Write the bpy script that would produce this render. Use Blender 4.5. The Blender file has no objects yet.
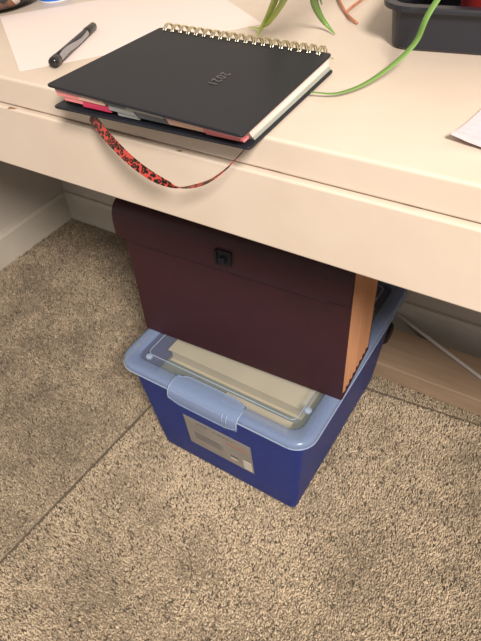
import bpy, bmesh, math, random
import numpy as np
from mathutils import Vector, Matrix
random.seed(7)
rng = np.random.default_rng(11)
S = bpy.context.scene
COL = S.collection

# ------------------------------------------------------------------ camera
CAM = Vector((0.28649, -0.37406, 0.96666))
FPX = 566.24
cam_d = bpy.data.cameras.new('camera'); cam = bpy.data.objects.new('camera', cam_d); COL.objects.link(cam)
cam.location = CAM; cam.rotation_mode = 'XYZ'; cam.rotation_euler = (0.7996, 0.0544, 0.5474)
cam_d.sensor_fit = 'HORIZONTAL'; cam_d.sensor_width = 36; cam_d.lens = FPX / 481 * 36
cam_d.clip_start = 0.02
S.camera = cam
# ------------------------------------------------------------------ light
w = bpy.data.worlds.new('world'); S.world = w; w.use_nodes = True
w.node_tree.nodes['Background'].inputs[0].default_value = (1.0, 0.95, 0.90, 1)
w.node_tree.nodes['Background'].inputs[1].default_value = 0.28
def area(name, loc, target, size, power, color):
    l = bpy.data.lights.new(name, 'AREA'); l.shape = 'DISK'; l.size = size; l.energy = power; l.color = color
    o = bpy.data.objects.new(name, l); COL.objects.link(o); o.location = loc
    o.rotation_euler = (Vector(target) - Vector(loc)).to_track_quat('-Z', 'Y').to_euler()
    return o
area('room_lamp', (1.1, -1.0, 1.95), (0.1, 0.1, 0.4), 0.45, 62, (1.0, 0.89, 0.77))
S.view_settings.view_transform = 'Standard'; S.view_settings.look = 'None'
S.view_settings.gamma = 1; S.view_settings.use_curve_mapping = False
S.view_settings.exposure = 0.26

# ------------------------------------------------------------------ camera maths (pixel + a plane it touches -> point)
RM = cam.rotation_euler.to_matrix()
def ray(u, v): return RM @ Vector(((u - 240.5) / FPX, -(v - 320.5) / FPX, -1))
def onz(u, v, z): r = ray(u, v); return CAM + r * ((z - CAM.z) / r.z)
def ony(u, v, y): r = ray(u, v); return CAM + r * ((y - CAM.y) / r.y)

# ------------------------------------------------------------------ dimensions
H = 0.7528; T = 0.0299; AP = 0.0752          # desk top height, edge thickness, apron
XL, YB, HB = -0.9791, 0.5922, 0.0935           # left and back baseboard faces, baseboard height
FLOOR = -0.004
# ------------------------------------------------------------------ materials
MATS = {}
def mat(name, col, rough=0.5, metal=0.0, spec=0.5, noise=None, bump=None, coat=0.0, trans=0.0, col2=None, stretch=None, detail=4):
    m = bpy.data.materials.new(name); m.use_nodes = True; nt = m.node_tree; b = nt.nodes['Principled BSDF']
    b.inputs['Base Color'].default_value = (*col, 1); b.inputs['Roughness'].default_value = rough
    b.inputs['Metallic'].default_value = metal; b.inputs['Specular IOR Level'].default_value = spec
    b.inputs['Coat Weight'].default_value = coat; b.inputs['Transmission Weight'].default_value = trans
    tc = nt.nodes.new('ShaderNodeTexCoord'); src = tc.outputs['Object']
    if stretch:
        mp = nt.nodes.new('ShaderNodeMapping'); mp.inputs['Scale'].default_value = stretch
        nt.links.new(src, mp.inputs[0]); src = mp.outputs[0]
    if noise:
        n = nt.nodes.new('ShaderNodeTexNoise'); n.inputs['Scale'].default_value = noise; n.inputs['Detail'].default_value = detail
        nt.links.new(src, n.inputs['Vector'])
        r = nt.nodes.new('ShaderNodeValToRGB'); r.color_ramp.elements[0].position = 0.3; r.color_ramp.elements[1].position = 0.7
        r.color_ramp.elements[0].color = (*(col2 or [c * 0.8 for c in col]), 1); r.color_ramp.elements[1].color = (*col, 1)
        nt.links.new(n.outputs['Fac'], r.inputs[0]); nt.links.new(r.outputs[0], b.inputs['Base Color'])
    if bump:
        n2 = nt.nodes.new('ShaderNodeTexNoise'); n2.inputs['Scale'].default_value = bump[0]; n2.inputs['Detail'].default_value = 3
        nt.links.new(src, n2.inputs['Vector'])
        bp = nt.nodes.new('ShaderNodeBump'); bp.inputs['Strength'].default_value = bump[1]; bp.inputs['Distance'].default_value = bump[2]
        nt.links.new(n2.outputs['Fac'], bp.inputs['Height']); nt.links.new(bp.outputs[0], b.inputs['Normal'])
    MATS[name] = m
    return m
CREAM = (0.635, 0.55, 0.475)
def desk_paint():
    m = mat('cream_paint', CREAM, 0.42, bump=(38, 0.25, 0.0015))
    nt = m.node_tree; b = nt.nodes['Principled BSDF']; N = nt.nodes.new; L = nt.links.new
    tc = N('ShaderNodeTexCoord'); sp = N('ShaderNodeSeparateXYZ'); L(tc.outputs['Object'], sp.inputs[0])
    # worn paint: brown wood shows in flakes along the joint between the top and the apron, and in a few scuffs
    d = N('ShaderNodeMath'); d.operation = 'SUBTRACT'; L(sp.outputs['Z'], d.inputs[0]); d.inputs[1].default_value = H - T
    a = N('ShaderNodeMath'); a.operation = 'ABSOLUTE'; L(d.outputs[0], a.inputs[0])
    near = N('ShaderNodeMapRange'); L(a.outputs[0], near.inputs[0]); near.inputs[1].default_value = 0.0; near.inputs[2].default_value = 0.0045
    near.inputs[3].default_value = 0.24; near.inputs[4].default_value = 0.0
    mp = N('ShaderNodeMapping'); mp.inputs['Scale'].default_value = (34, 60, 300); L(tc.outputs['Object'], mp.inputs[0])
    n = N('ShaderNodeTexNoise'); n.inputs['Scale'].default_value = 1; n.inputs['Detail'].default_value = 3; L(mp.outputs[0], n.inputs['Vector'])
    ad = N('ShaderNodeMath'); ad.operation = 'ADD'; L(n.outputs['Fac'], ad.inputs[0]); L(near.outputs[0], ad.inputs[1])
    gt = N('ShaderNodeMapRange'); L(ad.outputs[0], gt.inputs[0]); gt.inputs[1].default_value = 0.79; gt.inputs[2].default_value = 0.81
    big = N('ShaderNodeTexNoise'); big.inputs['Scale'].default_value = 9; big.inputs['Detail'].default_value = 5; L(tc.outputs['Object'], big.inputs['Vector'])
    mr = N('ShaderNodeMapRange'); L(big.outputs['Fac'], mr.inputs[0]); mr.inputs[1].default_value = 0.35; mr.inputs[2].default_value = 0.7
    mx0 = N('ShaderNodeMixRGB'); L(mr.outputs[0], mx0.inputs[0]); mx0.inputs[1].default_value = (*CREAM, 1); mx0.inputs[2].default_value = (0.59, 0.50, 0.42, 1)
    mx = N('ShaderNodeMixRGB'); L(gt.outputs[0], mx.inputs[0]); L(mx0.outputs[0], mx.inputs[1]); mx.inputs[2].default_value = (0.22, 0.12, 0.07, 1)
    L(mx.outputs[0], b.inputs['Base Color'])
    return m
desk_paint()
mat('wall_paint', (0.60, 0.56, 0.51), 0.7, noise=6, col2=(0.56, 0.52, 0.47), bump=(160, 0.15, 0.001))
mat('baseboard_paint', (0.66, 0.62, 0.55), 0.45, noise=14, col2=(0.60, 0.56, 0.49))
mat('carpet_backing', (0.30, 0.25, 0.18), 0.95, noise=300, col2=(0.22, 0.18, 0.135))
mat('plank_wood', (0.44, 0.32, 0.225), 0.6, noise=6, col2=(0.36, 0.255, 0.175), stretch=(1.2, 12, 12), bump=(10, 0.2, 0.001), detail=8)
mat('seam_shade_tone', (0.12, 0.095, 0.07), 0.9)  # dark brown standing in for the shade down in the carpet furrows
mat('burgundy', (0.042, 0.0125, 0.018), 0.5, spec=0.35, noise=40, col2=(0.036, 0.0105, 0.016), bump=(420, 0.35, 0.0006))
mat('burgundy_edge', (0.045, 0.016, 0.02), 0.55)
mat('tan_pleat', (0.56, 0.28, 0.15), 0.7, noise=9, col2=(0.46, 0.22, 0.115), stretch=(1, 6, 0.6))
mat('latch_black', (0.008, 0.009, 0.014), 0.5, spec=0.3)
mat('box_blue', (0.010, 0.036, 0.25), 0.42, spec=0.35, noise=130, col2=(0.006, 0.024, 0.18), bump=(330, 0.7, 0.0012))
mat('sticker_grey', (0.30, 0.285, 0.27), 0.35, noise=18, col2=(0.23, 0.22, 0.215))
mat('sticker_ink', (0.10, 0.10, 0.11), 0.5)
mat('sticker_pale', (0.52, 0.50, 0.47), 0.5)
mat('sticker_red', (0.45, 0.12, 0.07), 0.5)
mat('sticker_white', (0.60, 0.58, 0.54), 0.5)
mat('manila', (0.72, 0.60, 0.40), 0.8, noise=12, col2=(0.62, 0.51, 0.33))
mat('grey_green', (0.17, 0.20, 0.17), 0.8, noise=20, col2=(0.12, 0.15, 0.13))
mat('planner_black', (0.011, 0.013, 0.020), 0.5, spec=0.36, bump=(520, 0.25, 0.0004))
mat('planner_text', (0.075, 0.075, 0.08), 0.3)
mat('gold_wire', (0.80, 0.73, 0.53), 0.28, metal=1.0)
mat('page_white', (0.78, 0.66, 0.63), 0.8, noise=1, col2=(0.70, 0.58, 0.56), stretch=(2, 2, 900))
mat('sage', (0.36, 0.39, 0.35), 0.7)
for nm, c in dict(tab_hot=(0.62, 0.045, 0.13), tab_rose=(0.80, 0.27, 0.29), tab_mauve=(0.40, 0.22, 0.26), tab_slate=(0.11, 0.13, 0.155), tab_grey=(0.36, 0.39, 0.41), tab_peach=(0.80, 0.54, 0.45), tab_pink=(0.75, 0.24, 0.29), tab_lilac=(0.47, 0.33, 0.35)).items():
    mat(nm, c, 0.35)
mat('paper', (0.74, 0.655, 0.63), 0.85, noise=5, col2=(0.72, 0.635, 0.61))
mat('paper_lilac', (0.60, 0.53, 0.585), 0.85, noise=30, col2=(0.56, 0.49, 0.54), bump=(60, 0.3, 0.001))
mat('pen_black', (0.012, 0.012, 0.014), 0.22)
mat('pen_grey', (0.30, 0.29, 0.31), 0.25, metal=0.3)
mat('tray_black', (0.012, 0.014, 0.023), 0.42, bump=(60, 0.12, 0.001))
mat('pot_red', (0.26, 0.020, 0.020), 0.4)
mat('soil', (0.03, 0.02, 0.013), 0.95, noise=90, bump=(120, 0.9, 0.004))
mat('leaf_green', (0.20, 0.36, 0.09), 0.45, noise=8, col2=(0.15, 0.29, 0.07))
mat('leaf_lime', (0.42, 0.54, 0.10), 0.45, noise=8, col2=(0.33, 0.45, 0.08))
mat('dry_stem', (0.50, 0.19, 0.11), 0.6, noise=60, col2=(0.36, 0.15, 0.08))
mat('cord_white', (0.62, 0.59, 0.56), 0.4)
mat('black_plastic', (0.012, 0.012, 0.013), 0.35)
mat('jar_blue', (0.02, 0.13, 0.55), 0.25)
mat('jar_white', (0.72, 0.74, 0.78), 0.3)
mat('zip_metal', (0.5, 0.42, 0.3), 0.3, metal=1.0)
def frosted(name, col, clear, rough):
    m = bpy.data.materials.new(name); m.use_nodes = True; nt = m.node_tree; b = nt.nodes['Principled BSDF']
    b.inputs['Base Color'].default_value = (*col, 1); b.inputs['Roughness'].default_value = rough
    t = nt.nodes.new('ShaderNodeBsdfTransparent'); t.inputs[0].default_value = (0.90, 0.94, 1.0, 1)
    mx = nt.nodes.new('ShaderNodeMixShader'); mx.inputs[0].default_value = 1 - clear
    nt.links.new(t.outputs[0], mx.inputs[1]); nt.links.new(b.outputs[0], mx.inputs[2])
    nt.links.new(mx.outputs[0], nt.nodes['Material Output'].inputs[0]); MATS[name] = m
frosted('lid_frosted', (0.36, 0.47, 0.70), 0.64, 0.22)
frosted('lid_clear', (0.42, 0.46, 0.46), 0.76, 0.2)
frosted('lid_edge', (0.50, 0.62, 0.82), 0.55, 0.25)
def leopard():
    m = mat('leopard', (0.55, 0.05, 0.03), 0.4); nt = m.node_tree; b = nt.nodes['Principled BSDF']; N = nt.nodes.new; L = nt.links.new
    tc = N('ShaderNodeTexCoord'); v = N('ShaderNodeTexVoronoi'); v.inputs['Scale'].default_value = 250; v.inputs['Randomness'].default_value = 0.8
    nz = N('ShaderNodeTexNoise'); nz.inputs['Scale'].default_value = 200; L(tc.outputs['Object'], nz.inputs['Vector'])
    ad = N('ShaderNodeMixRGB'); ad.blend_type = 'ADD'; ad.inputs[0].default_value = 0.0025; L(tc.outputs['Object'], ad.inputs[1]); L(nz.outputs['Color'], ad.inputs[2])
    L(ad.outputs[0], v.inputs['Vector'])
    r = N('ShaderNodeValToRGB'); e = r.color_ramp.elements; e[0].position = 0.0; e[0].color = (0.35, 0.04, 0.02, 1); e[1].position = 0.56; e[1].color = (0.43, 0.05, 0.035, 1)
    for p, c in ((0.17, (0.35, 0.04, 0.02, 1)), (0.21, (0.008, 0.005, 0.005, 1)), (0.51, (0.008, 0.005, 0.005, 1))):
        x = e.new(p); x.color = c
    L(v.outputs['Distance'], r.inputs[0]); L(r.outputs[0], b.inputs['Base Color'])
leopard()
def pouch_fabric():
    m = mat('pouch_fabric', (0.02, 0.018, 0.02), 0.8); nt = m.node_tree; b = nt.nodes['Principled BSDF']; N = nt.nodes.new; L = nt.links.new
    tc = N('ShaderNodeTexCoord'); v = N('ShaderNodeTexVoronoi'); v.inputs['Scale'].default_value = 85; L(tc.outputs['Object'], v.inputs['Vector'])
    r = N('ShaderNodeValToRGB'); e = r.color_ramp.elements; e[0].position = 0.55; e[0].color = (0.010, 0.009, 0.012, 1); e[1].position = 0.88; e[1].color = (0.50, 0.42, 0.38, 1)
    x = e.new(0.82); x.color = (0.20, 0.08, 0.04, 1); x = e.new(0.70); x.color = (0.03, 0.022, 0.03, 1)
    sx = N('ShaderNodeSeparateColor'); L(v.outputs['Color'], sx.inputs[0]); L(sx.outputs[0], r.inputs[0])
    wv = N('ShaderNodeTexVoronoi'); wv.inputs['Scale'].default_value = 420; L(tc.outputs['Object'], wv.inputs['Vector'])
    mm = N('ShaderNodeMixRGB'); mm.blend_type = 'ADD'; mm.inputs[0].default_value = 0.03; L(r.outputs[0], mm.inputs[1]); L(wv.outputs['Distance'], mm.inputs[2])
    L(mm.outputs[0], b.inputs['Base Color'])
    bp = N('ShaderNodeBump'); bp.inputs['Strength'].default_value = 0.6; bp.inputs['Distance'].default_value = 0.001; L(wv.outputs['Distance'], bp.inputs['Height']); L(bp.outputs[0], b.inputs['Normal'])
pouch_fabric()
def pile_mat():
    m = mat('carpet_pile', (0.4, 0.35, 0.28), 0.95, spec=0.1); nt = m.node_tree; b = nt.nodes['Principled BSDF']
    a = nt.nodes.new('ShaderNodeVertexColor'); a.layer_name = 'tint'; nt.links.new(a.outputs['Color'], b.inputs['Base Color'])
pile_mat()

# ------------------------------------------------------------------ helpers
def thing(name, label, cat, loc, group=None):
    o = bpy.data.objects.new(name, None); COL.objects.link(o); o.location = loc; o.empty_display_size = 0.02
    o['label'] = label; o['category'] = cat
    if group: o['group'] = group
    return o
def tag(o, label, cat, group=None):
    o['label'] = label; o['category'] = cat
    if group: o['group'] = group
    return o
def root_loc(p):
    while p.parent: p = p.parent
    return Vector(p.location)
def obj(name, bm, m, parent=None, origin=None, smooth=False, bevel=None, seg=2):
    """link a bmesh built in world coordinates as one object"""
    off = root_loc(parent) if parent else Vector(origin or (0, 0, 0))
    bmesh.ops.recalc_face_normals(bm, faces=bm.faces)
    bmesh.ops.translate(bm, verts=bm.verts, vec=-off)
    me = bpy.data.meshes.new(name); bm.to_mesh(me); bm.free()
    o = bpy.data.objects.new(name, me); COL.objects.link(o); me.materials.append(MATS[m])
    if parent: o.parent = parent
    else: o.location = off
    if smooth:
        for p in me.polygons: p.use_smooth = True
    if bevel:
        b = o.modifiers.new('bevel', 'BEVEL'); b.width = bevel; b.segments = seg; b.limit_method = 'ANGLE'; b.angle_limit = math.radians(40)
    return o
def box(x0, x1, y0, y1, z0, z1, bm=None):
    bm = bm or bmesh.new()
    v = [bm.verts.new(p) for p in ((x0,y0,z0),(x1,y0,z0),(x1,y1,z0),(x0,y1,z0),(x0,y0,z1),(x1,y0,z1),(x1,y1,z1),(x0,y1,z1))]
    for f in ((0,3,2,1),(4,5,6,7),(0,1,5,4),(1,2,6,5),(2,3,7,6),(3,0,4,7)): bm.faces.new([v[i] for i in f])
    return bm
def hexa(lo, hi, bm=None):
    bm = bm or bmesh.new()
    v = [bm.verts.new(p) for p in list(lo) + list(hi)]
    n = len(lo)
    bm.faces.new(v[:n][::-1]); bm.faces.new(v[n:])
    for i in range(n): j = (i + 1) % n; bm.faces.new((v[i], v[j], v[n + j], v[n + i]))
    return bm
def loft(rings, cap0=True, cap1=True, bm=None, closed=True):
    bm = bm or bmesh.new()
    R = [[bm.verts.new(p) for p in r] for r in rings]; n = len(R[0])
    for a, b in zip(R, R[1:]):
        for i in range(n if closed else n - 1):
            j = (i + 1) % n; bm.faces.new((a[i], a[j], b[j], b[i]))
    if cap0: bm.faces.new(R[0][::-1])
    if cap1: bm.faces.new(R[-1])
    return bm
def tube(path, r, n=8, bm=None, rr=None):
    path = [Vector(p) for p in path]; rings = []; up = Vector((0, 0, 1))
    for i, p in enumerate(path):
        t = (path[min(i + 1, len(path) - 1)] - path[max(i - 1, 0)]).normalized()
        s = t.cross(up); s = s.normalized() if s.length > 1e-4 else Vector((1, 0, 0)); u = s.cross(t)
        q = rr[i] if rr else r
        rings.append([p + (s * math.cos(a) + u * math.sin(a)) * q for a in [2 * math.pi * k / n for k in range(n)]])
    return loft(rings, bm=bm)
def lathe(c, prof, n=28, bm=None):
    c = Vector(c)
    return loft([[c + Vector((r * math.cos(a), r * math.sin(a), z)) for a in [2 * math.pi * k / n for k in range(n)]] for r, z in prof], bm=bm)
def catmull(pts, k=8):
    P = [Vector(p) for p in pts]; P = [2 * P[0] - P[1]] + P + [2 * P[-1] - P[-2]]; out = []
    for i in range(1, len(P) - 2):
        for j in range(k):
            t = j / k; a, b, c, d = P[i - 1:i + 3]
            out.append(0.5 * (2 * b + (c - a) * t + (2 * a - 5 * b + 4 * c - d) * t * t + (3 * b - a - 3 * c + d) * t ** 3))
    return out + [P[-2]]
def rrect(x0, x1, y0, y1, r, z, n=6):
    out = []
    for cx, cy, a0 in ((x1 - r, y0 + r, -90), (x1 - r, y1 - r, 0), (x0 + r, y1 - r, 90), (x0 + r, y0 + r, 180)):
        for k in range(n + 1):
            a = math.radians(a0 + 90 * k / n); out.append(Vector((cx + r * math.cos(a), cy + r * math.sin(a), z)))
    return out
def struct(o): o['kind'] = 'structure'; return o

# ------------------------------------------------------------------ the setting
struct(obj('floor', box(-1.2, 2.0, -2.0, YB + 0.1, FLOOR - 0.05, FLOOR), 'carpet_backing'))
struct(obj('wall_left', box(XL - 0.11, XL - 0.012, -1.6, YB + 0.11, FLOOR, 2.4), 'wall_paint'))
struct(obj('wall_back', box(XL - 0.012, 2.0, YB + 0.012, YB + 0.11, FLOOR, 2.4), 'wall_paint'))
def baseboard(name, left):
    prof = [(0.012, 0), (0, 0), (0, HB - 0.010), (0.003, HB - 0.004), (0.004, HB), (0.012, HB)]    # depth from the face, height
    if left: rings = [[(XL - a, y, FLOOR + b) for a, b in prof] for y in (-1.6, YB)]
    else: rings = [[(x, YB + a, FLOOR + b) for a, b in prof] for x in (XL - 0.012, 2.0)]
    return struct(obj(name, loft(rings), 'baseboard_paint'))
baseboard('baseboard_left', True); baseboard('baseboard_back', False)

# ------------------------------------------------------------------ carpet pile (uncountable: one object)
BX, BY, BA = -0.2287, 0.0781, -0.016                       # storage box frame
BW, BD, BH = 0.2958, 0.352, 0.2625
cb, sb = math.cos(BA), math.sin(BA)
def bl(x, y, z): return Vector((BX + cb * x - sb * y, BY + sb * x + cb * y, z))
PLY0, PLY1, PLZ = 0.4425, 0.558, 0.0416                     # plank
def carpet():
    sp = 0.0031
    xs = np.arange(XL, 0.75, sp); ys = np.arange(-0.95, YB - 0.001, sp)
    X, Y = np.meshgrid(xs, ys); X = X.ravel(); Y = Y.ravel()
    X = X + rng.uniform(-.5, .5, X.size) * sp * 1.3; Y = Y + rng.uniform(-.5, .5, Y.size) * sp * 1.3
    lx = (X - BX) * cb + (Y - BY) * sb; ly = -(X - BX) * sb + (Y - BY) * cb
    keep = (X > XL + .001) & (Y < YB - .001) & ~((lx > 0.002) & (lx < BW - .002) & (ly > .002) & (ly < BD - .002)) & ~((Y > PLY0 + .001) & (Y < PLY1 - .001) & (X > -.12))
    # distance to the two straight furrows that edge the lighter piece of carpet
    s1 = X - (-0.3195 + (Y - 0.0) * 0.054); s2 = (0.3946 + X * 0.085) - Y
    inside = (s1 > 0) & (s2 > 0)
    e = np.where(inside, np.minimum(s1, s2), np.where(s2 > 0, -s1, np.where(s1 > 0, -s2, np.hypot(np.minimum(s1, 0), np.minimum(s2, 0)))))
    edge = np.abs(e)
    keep &= ~(edge < 0.0034)
    X, Y, inside, edge = X[keep], Y[keep], inside[keep], edge[keep]; n = X.size
    def field(scale, seed, oct=3):
        r = np.random.default_rng(seed); f = np.zeros(n); amp = 1
        for o in range(oct):
            for k in range(5):
                a = r.uniform(0, 6.28); q = scale * 2 ** o * r.uniform(.7, 1.3); f += amp * np.sin((X * np.cos(a) + Y * np.sin(a)) * q + r.uniform(0, 6.28))
            amp *= .6
        return f / 4
    def cells(size, seed):
        r = np.random.default_rng(seed); gx = (X + 1.2) / size; gy = (Y + 1.0) / size; g = r.normal(0, 1, (int(2.2 / size) + 3, int(2.0 / size) + 3))
        i = gx.astype(int); j = gy.astype(int); a = gx - i; b = gy - j; a = a * a * (3 - 2 * a); b = b * b * (3 - 2 * b)
        return (g[i, j] * (1 - a) + g[i + 1, j] * a) * (1 - b) + (g[i, j + 1] * (1 - a) + g[i + 1, j + 1] * a) * b
    clump = .6 * cells(.0055, 3) + .4 * cells(.012, 4); mott = .7 * cells(.05, 5) + .6 * cells(.13, 6); fine = rng.normal(0, 1, n)
    h = 0.0058 + 0.0010 * clump + rng.uniform(-.001, .001, n) + np.where(inside, 0.0025, 0) - 0.0045 * np.exp(-(edge / .006) ** 2)
    h = np.clip(h, .002, .014)
    ang = rng.uniform(0, 6.28, n); ln = h * rng.uniform(.1, .6, n); la = rng.uniform(0, 6.28, n)
    br = rng.uniform(.0014, .0024, n)
    V = np.zeros((n, 4, 3))
    for k in range(3):
        V[:, k, 0] = X + br * np.cos(ang + k * 2.094); V[:, k, 1] = Y + br * np.sin(ang + k * 2.094); V[:, k, 2] = FLOOR - .0005
    V[:, 3, 0] = X + ln * np.cos(la); V[:, 3, 1] = Y + ln * np.sin(la); V[:, 3, 2] = FLOOR + h
    V[:, :, 0] = np.maximum(V[:, :, 0], XL + .0003); V[:, :, 1] = np.minimum(V[:, :, 1], YB - .0003)
    base = np.array([0.455, 0.375, 0.28]); dark = np.array([0.19, 0.158, 0.126]); pale = np.array([0.69, 0.58, 0.44])
    t = np.clip(.5 + .17 * fine + .13 * clump + .16 * mott + np.where(inside, .10, -.11), 0, 1)[:, None]
    c = np.where(t < .5, dark + (base - dark) * t * 2, base + (pale - base) * (t - .5) * 2)
    c = np.where((rng.uniform(0, 1, n) < .09)[:, None], dark * .6, c)
    C = np.ones((n, 4, 4)); C[:, :, :3] = c[:, None, :]
    F = (np.arange(n) * 4)[:, None, None] + np.array([[0, 1, 3], [1, 2, 3], [2, 0, 3]])[None]
    me = bpy.data.meshes.new('carpet_pile'); me.vertices.add(n * 4); me.vertices.foreach_set('co', V.ravel())
    me.loops.add(n * 9); me.loops.foreach_set('vertex_index', F.ravel().astype(np.int32))
    me.polygons.add(n * 3); me.polygons.foreach_set('loop_start', (np.arange(n * 3) * 3).astype(np.int32))
    me.update(calc_edges=True)
    a = me.color_attributes.new('tint', 'FLOAT_COLOR', 'POINT'); a.data.foreach_set('color', C.ravel())
    me.materials.append(MATS['carpet_pile'])
    o = bpy.data.objects.new('carpet_pile', me); COL.objects.link(o); o['kind'] = 'stuff'
    tag(o, 'speckled grey beige cut pile carpet covering the floor', 'carpet')
carpet()
def seam(pts, wd=.0028):  # thin dark strip added along a furrow to paint in its shade
    bm = bmesh.new(); rows = []
    for i, p in enumerate(pts):
        a, b = Vector(pts[max(i - 1, 0)]), Vector(pts[min(i + 1, len(pts) - 1)]); t = (b - a).normalized(); sd = Vector((-t.y, t.x, 0)) * wd
        rows.append([Vector(p) - sd, Vector(p) + sd])
    for (a, b), (c, d) in zip(rows, rows[1:]): hexa([a, b, d, c], [v + Vector((0, 0, .0006)) for v in (a, b, d, c)], bm)
    return obj('seam_shade', bm, 'seam_shade_tone', bpy.data.objects['floor'])
def on1(y): return (-0.3195 + y * 0.054, y, FLOOR)
def on2(x): return (x, 0.3946 + x * 0.085, FLOOR)
seam([on1(-0.95), on1(0.3693)]); seam([on2(-0.2995), on2(0.75)])

# ------------------------------------------------------------------ desk
dk = thing('desk', 'cream painted built-in desk with deep front apron and chipped joint', 'desk', (0.0, 0.0, 0.0))
DX0, DX1 = XL - 0.0115, 1.1
obj('desk_top', box(DX0, DX1, 0.0, YB + 0.0115, H - T, H), 'cream_paint', dk, bevel=0.0025, seg=3)
obj('apron', box(DX0, DX1, -0.0055, 0.016, H - T - AP, H - T - 0.0012), 'cream_paint', dk, bevel=0.0016, seg=2)
obj('wall_cleat', box(DX0, DX1, YB - 0.012, YB + 0.0115, H - T - 0.05, H - T), 'cream_paint', dk)
obj('side_panel', box(DX1 - 0.03, DX1, 0.016, YB, FLOOR, H - T), 'cream_paint', dk)
# ------------------------------------------------------------------ plank, cord, adapter
pk = obj('wooden_plank', box(-0.11, 1.0, PLY0, PLY1, FLOOR, PLZ), 'plank_wood', origin=(0.3, 0.5, 0), bevel=0.003, seg=2)
tag(pk, 'long tan wooden plank lying on the carpet behind the blue box', 'plank')
ca, cz = onz(396, 313.7, 0.0545), onz(486, 381.5, PLZ + 0.0042)
cp = [(-0.02, 0.583, 0.045), (0.02, 0.585, 0.050)] + [ca.lerp(cz, k / 5) for k in range(6)]
cp += [(0.36, 0.462, PLZ + .003), (0.40, 0.437, PLZ - .005), (0.42, 0.43, 0.006), (0.5, 0.40, 0.006)]
tag(obj('white_cable', tube(catmull(cp, 8), 0.0038, 8), 'cord_white', origin=(0.25, 0.5, PLZ), smooth=True), 'thin white cord running diagonally across the wooden plank', 'cord')
ad = thing('power_adapter', 'black rounded power adapter lying on the plank behind the box', 'adapter', (0.02, 0.525, PLZ))
r0 = [rrect(-0.035 + i, 0.072 - i, 0.490 + i, 0.556 - i, 0.02, z) for i, z in ((0.002, PLZ), (0, PLZ + .003), (0, PLZ + .020), (0.003, PLZ + .024))]
obj('housing', loft(r0), 'black_plastic', ad, smooth=False)
obj('cable', tube(catmull([(-0.035, .525, PLZ + .008), (-.06, .53, PLZ + .006), (-.09, .52, PLZ + .004)]), .0025), 'black_plastic', ad, smooth=True)

# ------------------------------------------------------------------ storage box
sbx = thing('storage_box', 'blue plastic storage box with translucent clip-on lid and grey sticker', 'box', bl(BW / 2, BD / 2, 0))
TP = 0.019                                                  # taper per side
OV = 0.0345
LD = 0.430
def body_ring(z, inset=0.0, rad=0.011):
    k = (z / 0.245) * TP
    return [bl(p.x, p.y, z) for p in rrect(-k + inset, BW + k - inset, -k + inset, BD + k * 1.9 - inset, max(rad - inset, .006), z)]
rings = [body_ring(0.0, 0.006), body_ring(0.003, 0.001), body_ring(0.01, 0)] + [body_ring(z) for z in (0.06, 0.12, 0.18, 0.236)]
rings += [body_ring(0.236, -0.008), body_ring(0.2475, -0.008), body_ring(0.2475, 0.004), body_ring(0.235, 0.006), body_ring(0.004, 0.006)]
body = obj('body', loft(rings), 'box_blue', sbx)
for p in body.data.polygons: p.use_smooth = True
em = body.modifiers.new('split', 'EDGE_SPLIT'); em.split_angle = math.radians(35)
# lid: skirt, rounded shoulder, sunk gutter with a raised centre panel; a shell about 2 mm thick
x0, x1, y0, y1 = -OV, BW + OV, -OV, -OV + LD
def lr(i, z, r=0.034, fy=0.0): return [bl(p.x, p.y, z) for p in rrect(x0 + i, x1 - i, y0 + i + fy, y1 - i, max(r - i * .6, .008), z, 8)]
top = [lr(0, BH - .012), lr(0, BH - .006), lr(.0015, BH - .003), lr(.005, BH - .0005), lr(.010, BH), lr(.023, BH), lr(.0255, BH - .002), lr(.0265, BH - .005)]
midp = [lr(.0265, BH - .005), lr(.036, BH - .005), lr(.0385, BH - .001), lr(.041, BH)]
lid = obj('lid', loft(top, cap0=False, cap1=False), 'lid_frosted', sbx)
panel = obj('lid_panel', loft(midp, cap0=False), 'lid_clear', lid)
for p in lid.data.polygons: p.use_smooth = True
sm = lid.modifiers.new('thickness', 'SOLIDIFY'); sm.thickness = 0.0015; sm.offset = -1
em = lid.modifiers.new('split', 'EDGE_SPLIT'); em.split_angle = math.radians(50)
def edge_line(ring, r): return tube(ring + [ring[0]], r, 6)
obj('lid_rim', edge_line(lr(-.0004, BH - .0115), 0.0012), 'lid_edge', lid, smooth=True)
obj('panel_ridge', edge_line(lr(.040, BH - .0003), 0.0009), 'lid_edge', lid, smooth=True)
for u, v in ((149.5, 357), (308, 411)):
    c = onz(u, v, BH - .004); obj('stacking_foot', lathe(c, [(.0062, -.002), (.0062, .003), (.0048, .0048), (.002, .0052)], 14), 'lid_edge', lid, smooth=True)
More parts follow.
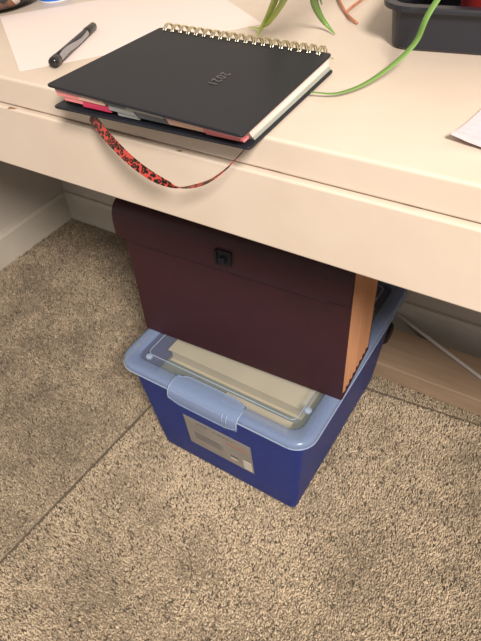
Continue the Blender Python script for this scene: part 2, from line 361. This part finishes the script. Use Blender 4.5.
# front clip: hooked plate over the lid edge
def clip():
    cx0, cx1 = 0.084, 0.215
    prof = [(-.0065, BH + .0035), (-.012, BH + .0045), (-.026, BH + .0045), (-.0355, BH + .0025), (-.0405, BH - .003), (-.0425, BH - .012), (-.043, BH - .019), (-.0425, BH - .024)]
    xs = [cx0 + (cx1 - cx0) * k / 12 for k in range(13)]
    bm = bmesh.new(); G = []
    for k, x in enumerate(xs):
        e = min(k, 12 - k); cut = {0: .009, 1: .003}.get(e, 0)
        row = []
        for i, (y, z) in enumerate(prof):
            if i == 0: y -= cut
            if i == len(prof) - 1: z += cut
            row.append(bm.verts.new(bl(x, y, z)))
        G.append(row)
    for a, b in zip(G, G[1:]):
        for i in range(len(prof) - 1): bm.faces.new((a[i], a[i + 1], b[i + 1], b[i]))
    o = obj('clip', bm, 'lid_frosted', sbx, smooth=True)
    s = o.modifiers.new('thickness', 'SOLIDIFY'); s.thickness = 0.002; s.offset = 1
    s = o.modifiers.new('split', 'EDGE_SPLIT'); s.split_angle = math.radians(50)
    rim = [tuple(v) for v in ()]
    loop = [bl(x, prof[0][0] - {0: .009, 1: .003}.get(min(k, 12 - k), 0), prof[0][1] + .0012) for k, x in enumerate(xs)]
    loop += [bl(cx1, y - .001, z + .001) for y, z in prof[1:-1]]
    loop += [bl(x, prof[-1][0] - .0012, prof[-1][1] + {0: .009, 1: .003}.get(min(k, 12 - k), 0)) for k, x in list(enumerate(xs))[::-1]]
    loop += [bl(cx0, y - .001, z + .001) for y, z in prof[1:-1][::-1]]
    obj('clip_edge', tube(loop + [loop[0]], .0012, 6), 'lid_edge', o, smooth=True)
    for dx in (.026, .018):
        obj('clip_rib', tube([bl(cx1 - dx, y - .0022, z + .0012) for y, z in prof[3:]], .001, 6), 'lid_edge', o, smooth=True)
clip()
# sticker on the sloping front face: position given as (along, height)
def front(x, z, out=0.0008): return bl(x, -(z / 0.245) * TP - out, z)
def patch(name, m, x0, x1, z0, z1, parent, out):
    return obj(name, hexa([front(x0, z0, 0.0001), front(x1, z0, 0.0001), front(x1, z1, 0.0001), front(x0, z1, 0.0001)], [front(x0, z0, out), front(x1, z0, out), front(x1, z1, out), front(x0, z1, out)]), m, parent)
st = patch('sticker', 'sticker_grey', 0.078, 0.217, 0.066, 0.158, sbx, 0.0008)
for x, wd in ((.104, .007), (.113, .006), (.121, .005), (.140, .005), (.148, .009), (.159, .006), (.167, .007), (.177, .005)): patch('printed_mark', 'sticker_ink', x, x + wd, 0.1455, 0.1478, st, .0011)
patch('printed_line', 'sticker_red', 0.165, 0.207, 0.130, 0.1325, st, .0011)
for i, z in enumerate((.111, .1065, .102, .0975, .093)): patch('printed_line', 'sticker_ink', 0.094, 0.150 + .006 * (i % 2), z, z + .0018, st, .0011)
patch('printed_block', 'sticker_ink', 0.170, 0.186, 0.089, 0.096, st, .0011); patch('printed_block', 'sticker_white', 0.170, 0.184, 0.083, 0.0885, st, .0011)
bc = patch('barcode_panel', 'sticker_white', 0.197, 0.214, 0.070, 0.100, st, .0011)
for k in range(6): patch('barcode_bar', 'sticker_pale', 0.199 + k * .0023, 0.2002 + k * .0023, 0.078, 0.097, st, .0013)
# contents seen through the lid
def inner(x0, x1, y0, y1, z0, z1): return hexa([bl(x0, y0, z0), bl(x1, y0, z0), bl(x1, y1, z0), bl(x0, y1, z0)], [bl(x0, y0, z1), bl(x1, y0, z1), bl(x1, y1, z1), bl(x0, y1, z1)])
gb = thing('document_case', 'dull grey green case under the manila folder inside the blue box', 'case', bl(BW / 2, BD / 2, .004))
obj('case_body', inner(.006, BW - .006, .006, BD - .01, .0045, .19), 'grey_green', gb, bevel=.004); obj('case_lid', inner(.004, BW - .004, .004, BD - .008, .19, .205), 'grey_green', gb, bevel=.004)
mf = thing('manila_folder', 'cream manila folder of papers showing through the translucent lid', 'folder', bl(BW / 2, BD / 2, .205))
obj('cover', inner(.012, BW - .016, .048, BD, .205, .207), 'manila', mf); obj('papers', inner(.016, BW - .02, .052, BD - .004, .207, .232), 'manila', mf); obj('cover', inner(.012, BW - .016, .048, BD, .232, .234), 'manila', mf)
tag(obj('envelope', hexa([bl(.15, .006, .206), bl(.275, .006, .206), bl(.275, .028, .206), bl(.15, .028, .206)], [bl(.15, .006, .221), bl(.275, .006, .221), bl(.275, .028, .221), bl(.15, .028, .221)]), 'manila', origin=bl(.2, .017, .206)), 'narrow cream envelope under the front edge of the lid', 'envelope')

# ------------------------------------------------------------------ expanding file on the lid
FX, FY, FA, FW = -0.2614, 0.1297, 0.0471, 0.3677
cf, sf = math.cos(FA), math.sin(FA)
def fl(x, y, z): return Vector((FX + cf * x - sf * y, FY + sf * x + cf * y, z))
Z0 = BH + 0.0008; FH = 0.252; FD = 0.124
ef = thing('expanding_file', 'burgundy expanding file with tan pleated sides standing on the blue box', 'file', fl(FW / 2, FD / 2, Z0))
def fbox(x0, x1, y0, y1, z0, z1): return hexa([fl(x0, y0, z0), fl(x1, y0, z0), fl(x1, y1, z0), fl(x0, y1, z0)], [fl(x0, y0, z1), fl(x1, y0, z1), fl(x1, y1, z1), fl(x0, y1, z1)])
obj('front_panel', fbox(0, FW, 0, .003, Z0, Z0 + FH - .004), 'burgundy', ef, bevel=.001)
obj('back_panel', fbox(0, FW, FD - .003, FD, Z0, Z0 + FH), 'burgundy', ef, bevel=.001)
obj('bottom_panel', fbox(-.0006, FW + .0006, .003, FD - .003, Z0, Z0 + .0045), 'burgundy', ef)
def gusset(side):
    n = 8; bm = bmesh.new(); lo, hi = [], []
    for k in range(2 * n + 1):
        y = .003 + (FD - .006) * k / (2 * n); dpt = 0.0006 if k % 2 == 0 else 0.0028
        x = FW - dpt if side else dpt
        lo.append(bm.verts.new(fl(x, y, Z0 + .003))); hi.append(bm.verts.new(fl(x, y, Z0 + FH - .006)))
    for i in range(2 * n): bm.faces.new((lo[i], lo[i + 1], hi[i + 1], hi[i]))
    o = obj('gusset', bm, 'tan_pleat', ef); o['label'] = 'tan pleated side gusset'
gusset(0); gusset(1)
for k in range(6):
    y = .003 + (FD - .006) * (k + 1) / 7
    obj('divider', fbox(.012, FW - .012, y - .0004, y + .0004, Z0 + .003, Z0 + FH - .012), 'tan_pleat', ef)
# flap: comes over the top from the back panel, a little askew, and hangs down the front
def flap():
    prof = [(FD + .0005, Z0 + FH - .03), (FD + .001, Z0 + FH - .004), (FD - .004, Z0 + FH + .006), (FD * .6, Z0 + FH + .010), (.02, Z0 + FH + .009), (.004, Z0 + FH + .005), (-.005, Z0 + FH - .006), (-.008, Z0 + FH - .025), (-.0075, Z0 + FH - .045), (-.005, 0.460)]
    P = [(p.y, p.z) for p in catmull([(0, y, z) for y, z in prof], 3)]
    xs = np.linspace(0, 1, 13); G = []; bm = bmesh.new()
    for t in xs:
        row = []
        for y, z in P:
            fr = max(0, min(1, (FD - y) / FD)); xa = -.002 - .0065 * fr; xb = FW + .0005
            e = min(t, 1 - t); zz = z
            if t in (0, 1) and y < 0 and z < .466: zz = z + .006
            row.append(bm.verts.new(fl(xa + (xb - xa) * t, y, zz)))
        G.append(row)
    for a, b in zip(G, G[1:]):
        for i in range(len(P) - 1): bm.faces.new((a[i], a[i + 1], b[i + 1], b[i]))
    o = obj('flap', bm, 'burgundy', ef, smooth=True)
    s = o.modifiers.new('thickness', 'SOLIDIFY'); s.thickness = .0022; s.offset = 0
    s = o.modifiers.new('split', 'EDGE_SPLIT'); s.split_angle = math.radians(50)
    return o
fp = flap()
lc = Vector((-0.078, 0, 0.489)); lx = FW / 2
la = obj('latch', fbox(lx - .0125, lx + .0125, -.0125, -.0085, .4765, .5005), 'latch_black', ef, bevel=.0015); la['label'] = 'black square latch'
bm = tube([fl(lx, -.0118, .487), fl(lx, -.0185, .487)], .0058, 16); obj('latch_button', bm, 'latch_black', la, bevel=.001)
obj('latch_frame', fbox(lx - .0125, lx - .009, -.0145, -.0124, .4765, .5005), 'latch_black', la)

# ------------------------------------------------------------------ sheet of paper under the planner
A = Vector((-0.2368, 0.0175, 0)); e1 = Vector((math.cos(math.radians(54)), math.sin(math.radians(54)), 0)); e2 = Vector((-e1.y, e1.x, 0))
def sheet(name, A, e1, e2, L, Wd, z, m, label, cat, lift=0.0, th=0.0003):
    n1, n2 = 12, 10; bm = bmesh.new(); g = []
    for i in range(n1 + 1):
        g.append([bm.verts.new(A + e1 * (L * i / n1) + e2 * (Wd * j / n2) + Vector((0, 0, z + lift * ((1 - i / n1) ** 6) * ((1 - j / n2) ** 6)))) for j in range(n2 + 1)])
    for a, b in zip(g, g[1:]):
        for j in range(n2): bm.faces.new((a[j], b[j], b[j + 1], a[j + 1]))
    o = obj(name, bm, m, origin=A + Vector((0, 0, z))); s = o.modifiers.new('thickness', 'SOLIDIFY'); s.thickness = th; s.offset = 1
    return tag(o, label, cat)
sheet('paper_sheet', A, e1, e2, .279, .216, H + .0003, 'paper', 'blank white sheet of paper under the pen and planner', 'paper')

# ------------------------------------------------------------------ planner
Bc = [Vector((-.1345, -.0355, H + .001)), Vector((.0705, -.0275, H + .001)), Vector((.0632, .1423, H + .001)), Vector((-.139, .136, H + .001))]
Tc = [Vector((-.1320, -.0385, H + .0222)), Vector((.0716, -.0390, H + .0166)), Vector((.0615, .1400, H + .0165)), Vector((-.1355, .1330, H + .0195))]
pl = thing('planner', 'black wire-bound planner with coloured month tabs overhanging the desk edge', 'planner', (-.03, .055, H))
up = Vector((0, 0, 1))
def rounded_quad(q, r):
    out = []
    for i in range(4):
        p, a, b = q[i], (q[i - 1] - q[i]).normalized(), (q[(i + 1) % 4] - q[i]).normalized()
        for k in range(5):
            t = k / 4; out.append((p + a * r) * (1 - t) ** 2 + p * 2 * t * (1 - t) + (p + b * r) * t * t)
    return out
def slab(q, th, r=.004): R = rounded_quad(q, r); return hexa(R, [p + up * th for p in R])
bcv = obj('back_cover', slab(Bc, .0024), 'planner_black', pl, bevel=.0007)
tcv = obj('front_cover', slab(Tc, .0024), 'planner_black', pl, bevel=.0007)
def bil(q, s, t): return (q[0] * (1 - s) + q[1] * s) * (1 - t) + (q[3] * (1 - s) + q[2] * s) * t
def mid(s, t, k): return bil([b + up * .0024 for b in Bc], s, t) * (1 - k) + bil(Tc, s, t) * k
def block(s0, s1, t0, t1, k0, k1): return hexa([mid(s0, t0, k0), mid(s1, t0, k0), mid(s1, t1, k0), mid(s0, t1, k0)], [mid(s0, t0, k1), mid(s1, t0, k1), mid(s1, t1, k1), mid(s0, t1, k1)])
obj('page_block', block(.03, .985, .075, .985, .30, .97), 'page_white', pl)
obj('pocket_divider', block(.02, .988, .075, .985, .02, .26), 'sage', pl)
obj('pocket_divider', block(.025, .98, .075, .985, .26, .30), 'tab_slate', pl)
# index tabs: (start, end along the front edge, lower, upper level, colour), two tiers as in the photo
tabs = [(.035, .185, .80, .96, 'tab_mauve'), (.035, .165, .58, .78, 'tab_rose'), (.07, .175, .36, .55, 'tab_rose'), (.165, .31, .62, .80, 'tab_peach'), (.17, .325, .22, .58, 'tab_hot'),
        (.185, .31, .84, .97, 'tab_lilac'), (.315, .43, .74, .95, 'tab_slate'), (.325, .46, .40, .70, 'tab_grey'), (.36, .47, .12, .36, 'tab_grey'), (.43, .62, .74, .95, 'tab_grey'),
        (.47, .625, .32, .70, 'tab_slate'), (.63, .80, .78, .96, 'tab_lilac'), (.63, .81, .36, .72, 'tab_peach'), (.80, .955, .78, .95, 'tab_mauve'), (.80, .965, .40, .74, 'tab_pink'), (.80, .97, .18, .36, 'tab_rose')]
for i, (s0, s1, k0, k1, m) in enumerate(tabs):
    t0 = .012 + .016 * (1 - (k0 + k1) / 2); obj('index_tab', block(s0, s1, t0, .1, k0, k1), m, pl)
# twin-loop wire binding along the back edge
NR = 19
for k in range(NR):
    s = .035 + .93 * (k + .5) / NR
    c = (mid(s, .975, .5)); hgt = (bil(Tc, s, 1) - bil(Bc, s, 1)).z
    bm = bmesh.new()
    for dx in (-.0013, .0013):
        pts = []
        for a in range(21):
            th = math.radians(-150 + 300 * a / 20)         # opening faces the pages
            pts.append(c + Vector((dx + (.0007 if a in (0, 20) else 0) * (-1 if dx > 0 else 1), .0035 + math.cos(th) * .0105, math.sin(th) * (hgt / 2 + .0055))))
        tube(pts, .00085, 6, bm)
    obj('wire_loop', bm, 'gold_wire', pl, smooth=True)
    hole = bil(Tc, s, .955) + up * .00245
    obj('punch_hole', hexa([hole + Vector(d) for d in ((-.0024, -.002, 0), (.0024, -.002, 0), (.0024, .002, 0), (-.0024, .002, 0))], [hole + Vector(d) for d in ((-.0024, -.002, .0002), (.0024, -.002, .0002), (.0024, .002, .0002), (-.0024, .002, .0002))]), 'tray_black', tcv)
obj('wire_spine', tube([mid(.02, .975, .5) + Vector((0, .0139, 0)), mid(.98, .975, .5) + Vector((0, .0139, 0))], .0008, 6), 'gold_wire', pl, smooth=True)
# pressed year on the front cover: reads from the binding towards the tabs
fc = bpy.data.curves.new('year', 'FONT'); fc.body = '2021'; fc.size = .0135; fc.extrude = .00012; fc.align_x = 'CENTER'; fc.align_y = 'CENTER'; fc.space_character = 1.12
fo = bpy.data.objects.new('tmp', fc); COL.objects.link(fo); dg = bpy.context.evaluated_depsgraph_get(); me = bpy.data.meshes.new_from_object(fo.evaluated_get(dg)); bpy.data.objects.remove(fo)
bm = bmesh.new(); bm.from_mesh(me)
s_, t_ = .655, .46
ctr = bil(Tc, s_, t_) + up * .0025; ax = (bil(Tc, s_, 0) - bil(Tc, s_, 1)).normalized(); ay = (bil(Tc, 1, t_) - bil(Tc, 0, t_)).normalized()
for v in bm.verts: v.co = ctr + ax * v.co.x + ay * v.co.y + up * v.co.z
yo = obj('year_lettering', bm, 'planner_text', tcv); yo['label'] = 'pressed year 2021'
# ribbon loop, leopard print, hanging over the desk front
def ribbon():
    px = [((91, 116), (-.02), .0095), ((100, 128), -.026, .0095), ((112, 142), -.032, .0095), ((130, 160), -.036, .0092), ((150, 175), -.037, .0085), ((168, 184), -.035, .0065), ((182, 187.5), -.034, .0036), ((205, 183), -.033, .0034), ((225, 170), -.031, .0034), ((244, 150), -.024, .0034)]
    C = [ony(u, v, y) for (u, v), y, wd in px]; Wd = [wd for *_, wd in px]
    # stay in front of the apron
    path = catmull(C, 6); n = len(path); bm = bmesh.new(); rows = []
    for i, p in enumerate(path):
        f = i / (n - 1) * (len(Wd) - 1); j = min(int(f), len(Wd) - 2); wd = Wd[j] + (Wd[j + 1] - Wd[j]) * (f - j)
        t = (path[min(i + 1, n - 1)] - path[max(i - 1, 0)]).normalized()
        u = i / (n - 1); tw = 0 if u < .5 else min(1, (u - .5) / .25)
        side_a = t.cross(Vector((0, -1, 0.35))).normalized()
        side = side_a.lerp(Vector((0, 1, 0.2)), tw).normalized(); w2 = wd if tw == 0 else wd + (.0055 - wd) * tw
        rows.append([bm.verts.new(p - side * w2 / 2), bm.verts.new(p + side * w2 / 2)])
    for a, b in zip(rows, rows[1:]): bm.faces.new((a[0], a[1], b[1], b[0]))
    o = obj('ribbon_marker', bm, 'leopard', pl, smooth=True); o['label'] = 'red and black leopard print ribbon'
    s = o.modifiers.new('thickness', 'SOLIDIFY'); s.thickness = .0007; s.offset = 0
    s = o.modifiers.new('split', 'EDGE_SPLIT'); s.split_angle = math.radians(60)
ribbon()

# ------------------------------------------------------------------ pen on the sheet
p0 = onz(53, 63, H + .006); p1 = onz(94, 25.5, H + .005); pd = (p1 - p0).normalized(); PLn = (p1 - p0).length; ps = pd.cross(up).normalized(); pu = ps.cross(pd)
pn = thing('pen', 'black ballpoint pen with grey grip lying on the white sheet', 'pen', Vector((*((p0 + p1) / 2).xy, H + .0006)))
def pen_tube(a, b, ra, rb, n=14): return tube([p0 + pd * (PLn * t) for t in np.linspace(a, b, 6)], 0, n, rr=list(np.linspace(ra, rb, 6)))
obj('barrel', pen_tube(.05, .93, .0052, .0043), 'pen_black', pn, smooth=True)
obj('end_cap', tube([p0 + pd * (PLn * t) for t in (-.012, 0, .02, .09, .1)], 0, 14, rr=[.0035, .0052, .0056, .0056, .0045]), 'pen_black', pn, smooth=True)
obj('tip_cap', tube([p0 + pd * (PLn * t) for t in (.78, .8, .98, 1.0, 1.01)], 0, 14, rr=[.0046, .0049, .0044, .0034, .0015]), 'pen_black', pn, smooth=True)
bm = bmesh.new(); rows = []
for k in range(17):
    t = .1 + .66 * k / 16; wv = math.radians(-2 + 16 * math.sin(k / 16 * 6.5)); wd = math.radians(38 - 12 * (k / 16))
    c = p0 + pd * (PLn * t); r = .0054 - .0006 * t
    rows.append([bm.verts.new(c + (ps * math.cos(a) + pu * math.sin(a)) * r) for a in [wv - wd + 2 * wd * q / 5 + math.radians(18) for q in range(6)]])
for a, b in zip(rows, rows[1:]):
    for i in range(5): bm.faces.new((a[i], a[i + 1], b[i + 1], b[i]))
g = obj('grip', bm, 'pen_grey', pn, smooth=True); g['label'] = 'wavy grey grip strip'

# ------------------------------------------------------------------ folded paper at the right edge
q0 = Vector((.2017, .0512, 0)); f1 = Vector((.99, -.12, 0)).normalized(); f2 = Vector((.12, .99, 0)).normalized()
sheet('folded_note', q0, f1, f2, .16, .11, H + .0008, 'paper_lilac', 'folded pale lilac paper at the right end of the desk top', 'paper', lift=.006, th=.0022)

# ------------------------------------------------------------------ black plant tray
ta = math.atan2(.0138, .0772); ct, s_t = math.cos(ta), math.sin(ta); TO = Vector((.0885, .2205, H))
def tl(x, y, z): return Vector((TO.x + ct * x - s_t * y, TO.y + s_t * x + ct * y, H + z))
def tr(g, z, r=.018): return [tl(p.x, p.y, z) for p in rrect(-g, .30 + g, -g, .16 + g, r + g, 0, 6)]
ty = thing('plant_tray', 'rectangular black plastic plant tray at the back of the desk', 'tray', tl(.15, .08, 0))
o = obj('tray_body', loft([tr(-.003, 0), tr(0, .003), tr(.004, .037), tr(.0045, .039), tr(.0025, .039), tr(-.002, .0035)]), 'tray_black', ty)
obj('rim', loft([tr(.004, .039), tr(.012, .039), tr(.0125, .042), tr(.012, .044), tr(.002, .044), tr(.0025, .039)], cap0=False, cap1=False), 'tray_black', ty)
# ------------------------------------------------------------------ potted plant standing in the tray
PC = tl(.105, .066, .0036)
pp = thing('potted_plant', 'arching long-leaved green plant in a red pot inside the black tray', 'plant', PC)
pot = obj('pot', lathe(PC, [(.040, 0), (.043, .002), (.054, .075), (.058, .075), (.059, .09), (.055, .09), (.053, .078), (.01, .077)], 32), 'pot_red', pp, smooth=False)
for p in pot.data.polygons: p.use_smooth = True
em = pot.modifiers.new('split', 'EDGE_SPLIT'); em.split_angle = math.radians(35)
obj('soil', lathe(PC, [(.0515, .0765), (.0515, .080), (.03, .083), (.005, .084)], 24), 'soil', pp)
def leaf(path, wd, m, k=8, tipw=.12, roll=0, ref=None):
    pth = catmull(path, k); n = len(pth); bm = bmesh.new(); rows = []; ref = ref or (pth[-1] - pth[0]).cross(up).normalized()
    for i, p in enumerate(pth):
        t = (pth[min(i + 1, n - 1)] - pth[max(i - 1, 0)]).normalized(); u = i / (n - 1)
        s = ref - t * ref.dot(t); s = s.normalized()
        nr = s.cross(t); ww = wd * min(1, .55 + u * 2) * (1 - u ** 3 * (1 - tipw))
        s = (s * math.cos(roll) + nr * math.sin(roll))
        rows.append([bm.verts.new(p - s * ww / 2), bm.verts.new(p - nr * ww * .14), bm.verts.new(p + s * ww / 2)])
    for a, b in zip(rows, rows[1:]):
        for i in range(2): bm.faces.new((a[i], a[i + 1], b[i + 1], b[i]))
    o = obj('leaf', bm, m, pp, smooth=True); sm = o.modifiers.new('thickness', 'SOLIDIFY'); sm.thickness = .0005
crown = PC + Vector((0, 0, .083))
# the long blade that droops over the tray front to the planner
leaf([crown, crown + Vector((-.008, -.035, .035))] + [onz(u, v, H + z) for u, v, z in ((437, 0, .064), (413, 45, .030), (374, 78, .010), (340, 92.5, .005), (311, 92, .006))], .0062, 'leaf_green', tipw=.35)
leaf([crown, crown + Vector((-.05, -.01, .10)), onz(300, -32, H + .09), onz(283, 2, H + .045), onz(271, 20, H + .018), onz(262, 28, H + .006), onz(249, 27, H + .003)], .0095, 'leaf_lime', ref=Vector((.85, .45, .2)))
leaf([crown, crown + Vector((-.06, .01, .11)), onz(288, -34, H + .09), onz(275, 0, H + .045), onz(268, 16, H + .02), onz(262, 27, H + .008), onz(256, 37, H + .002)], .0080, 'leaf_lime', ref=Vector((.85, .3, -.25)))
leaf([crown, crown + Vector((-.05, .0, .12)), onz(318, -36, H + .09), onz(314, -2, H + .045), onz(319, 14, H + .022), onz(326, 24, H + .009), onz(335, 34, H + .002)], .0095, 'leaf_green', ref=Vector((.8, .55, .25)))
leaf([crown, crown + Vector((-.04, .0, .12)), onz(325, -40, H + .10), onz(318, -12, H + .06), onz(322, 5, H + .034)], .007, 'leaf_green', ref=Vector((.85, .5, 0)))
for k in range(9):                                        # upright blades of the same plant, above the frame
    a = math.radians(-25 + 26 * k); d = Vector((math.cos(a), math.sin(a), 0)); L = random.uniform(.10, .16); hh = random.uniform(.12, .2)
    leaf([crown + d * .005, crown + d * L * .3 + up * hh * .7, crown + d * L * .7 + up * hh, crown + d * L + up * hh * .75], .010, random.choice(['leaf_green', 'leaf_lime']))
# dried stem on the desk top
ds = thing('dried_stem', 'forked dry orange stem lying on the desk behind the planner', 'stem', onz(345, 10, H))
for pts in (((336, -6), (341, 4), (346, 13), (351, 18), (357, 23)), ((346, 12.5), (353, 6), (361, 0), (368, -6))):
    obj('twig', tube(catmull([onz(u, v, H + .0022 + .0015 * (i % 2)) for i, (u, v) in enumerate(pts)], 5), .0016, 7), 'dry_stem', ds, smooth=True)

# ------------------------------------------------------------------ patterned pouch and jar at the back left
pc = Vector((-.490, .180, H))
pq = thing('pouch', 'black patterned fabric pouch at the back left of the desk', 'pouch', pc)
rings = []
for i in range(13):
    ph = -math.pi / 2 + math.pi * i / 12; cr, cz = max(abs(math.cos(ph)), .02) ** .55, math.copysign(abs(math.sin(ph)) ** .75, math.sin(ph))
    rings.append([pc + Vector((.094 * cr * math.copysign(abs(math.cos(a)) ** .75, math.cos(a)), .062 * cr * math.copysign(abs(math.sin(a)) ** .75, math.sin(a)), .022 + .022 * cz)) for a in [2 * math.pi * k / 36 for k in range(36)]])
obj('fabric_body', loft(rings), 'pouch_fabric', pq, smooth=True)
obj('zipper', tube([pc + Vector((.094 * math.copysign(abs(math.cos(a)) ** .75, math.cos(a)) * 1.002, .062 * math.copysign(abs(math.sin(a)) ** .75, math.sin(a)) * 1.002, .024)) for a in np.linspace(-1.3, 2.6, 30)], .0016, 6), 'black_plastic', pq, smooth=True)
obj('zip_pull', hexa([pc + Vector(v) for v in ((.06, .058, .02), (.075, .056, .02), (.075, .061, .02), (.06, .063, .02))], [pc + Vector(v) for v in ((.06, .058, .026), (.075, .056, .026), (.075, .061, .026), (.06, .063, .026))]), 'zip_metal', pq)
jc = onz(55, -1.5, H)
jr = thing('jar', 'small blue jar with a white base behind the sheet of paper', 'jar', jc)
obj('base', lathe(jc, [(.0212, 0), (.0218, .0006), (.0218, .0012), (.021, .0016)], 28), 'jar_white', jr, smooth=False)
obj('jar_body', lathe(jc, [(.021, .0016), (.0215, .002), (.0215, .035), (.018, .04)], 28), 'jar_blue', jr, smooth=False)
obj('lid', lathe(jc, [(.02, .04), (.02, .052), (.018, .054)], 28), 'jar_white', jr, smooth=False)
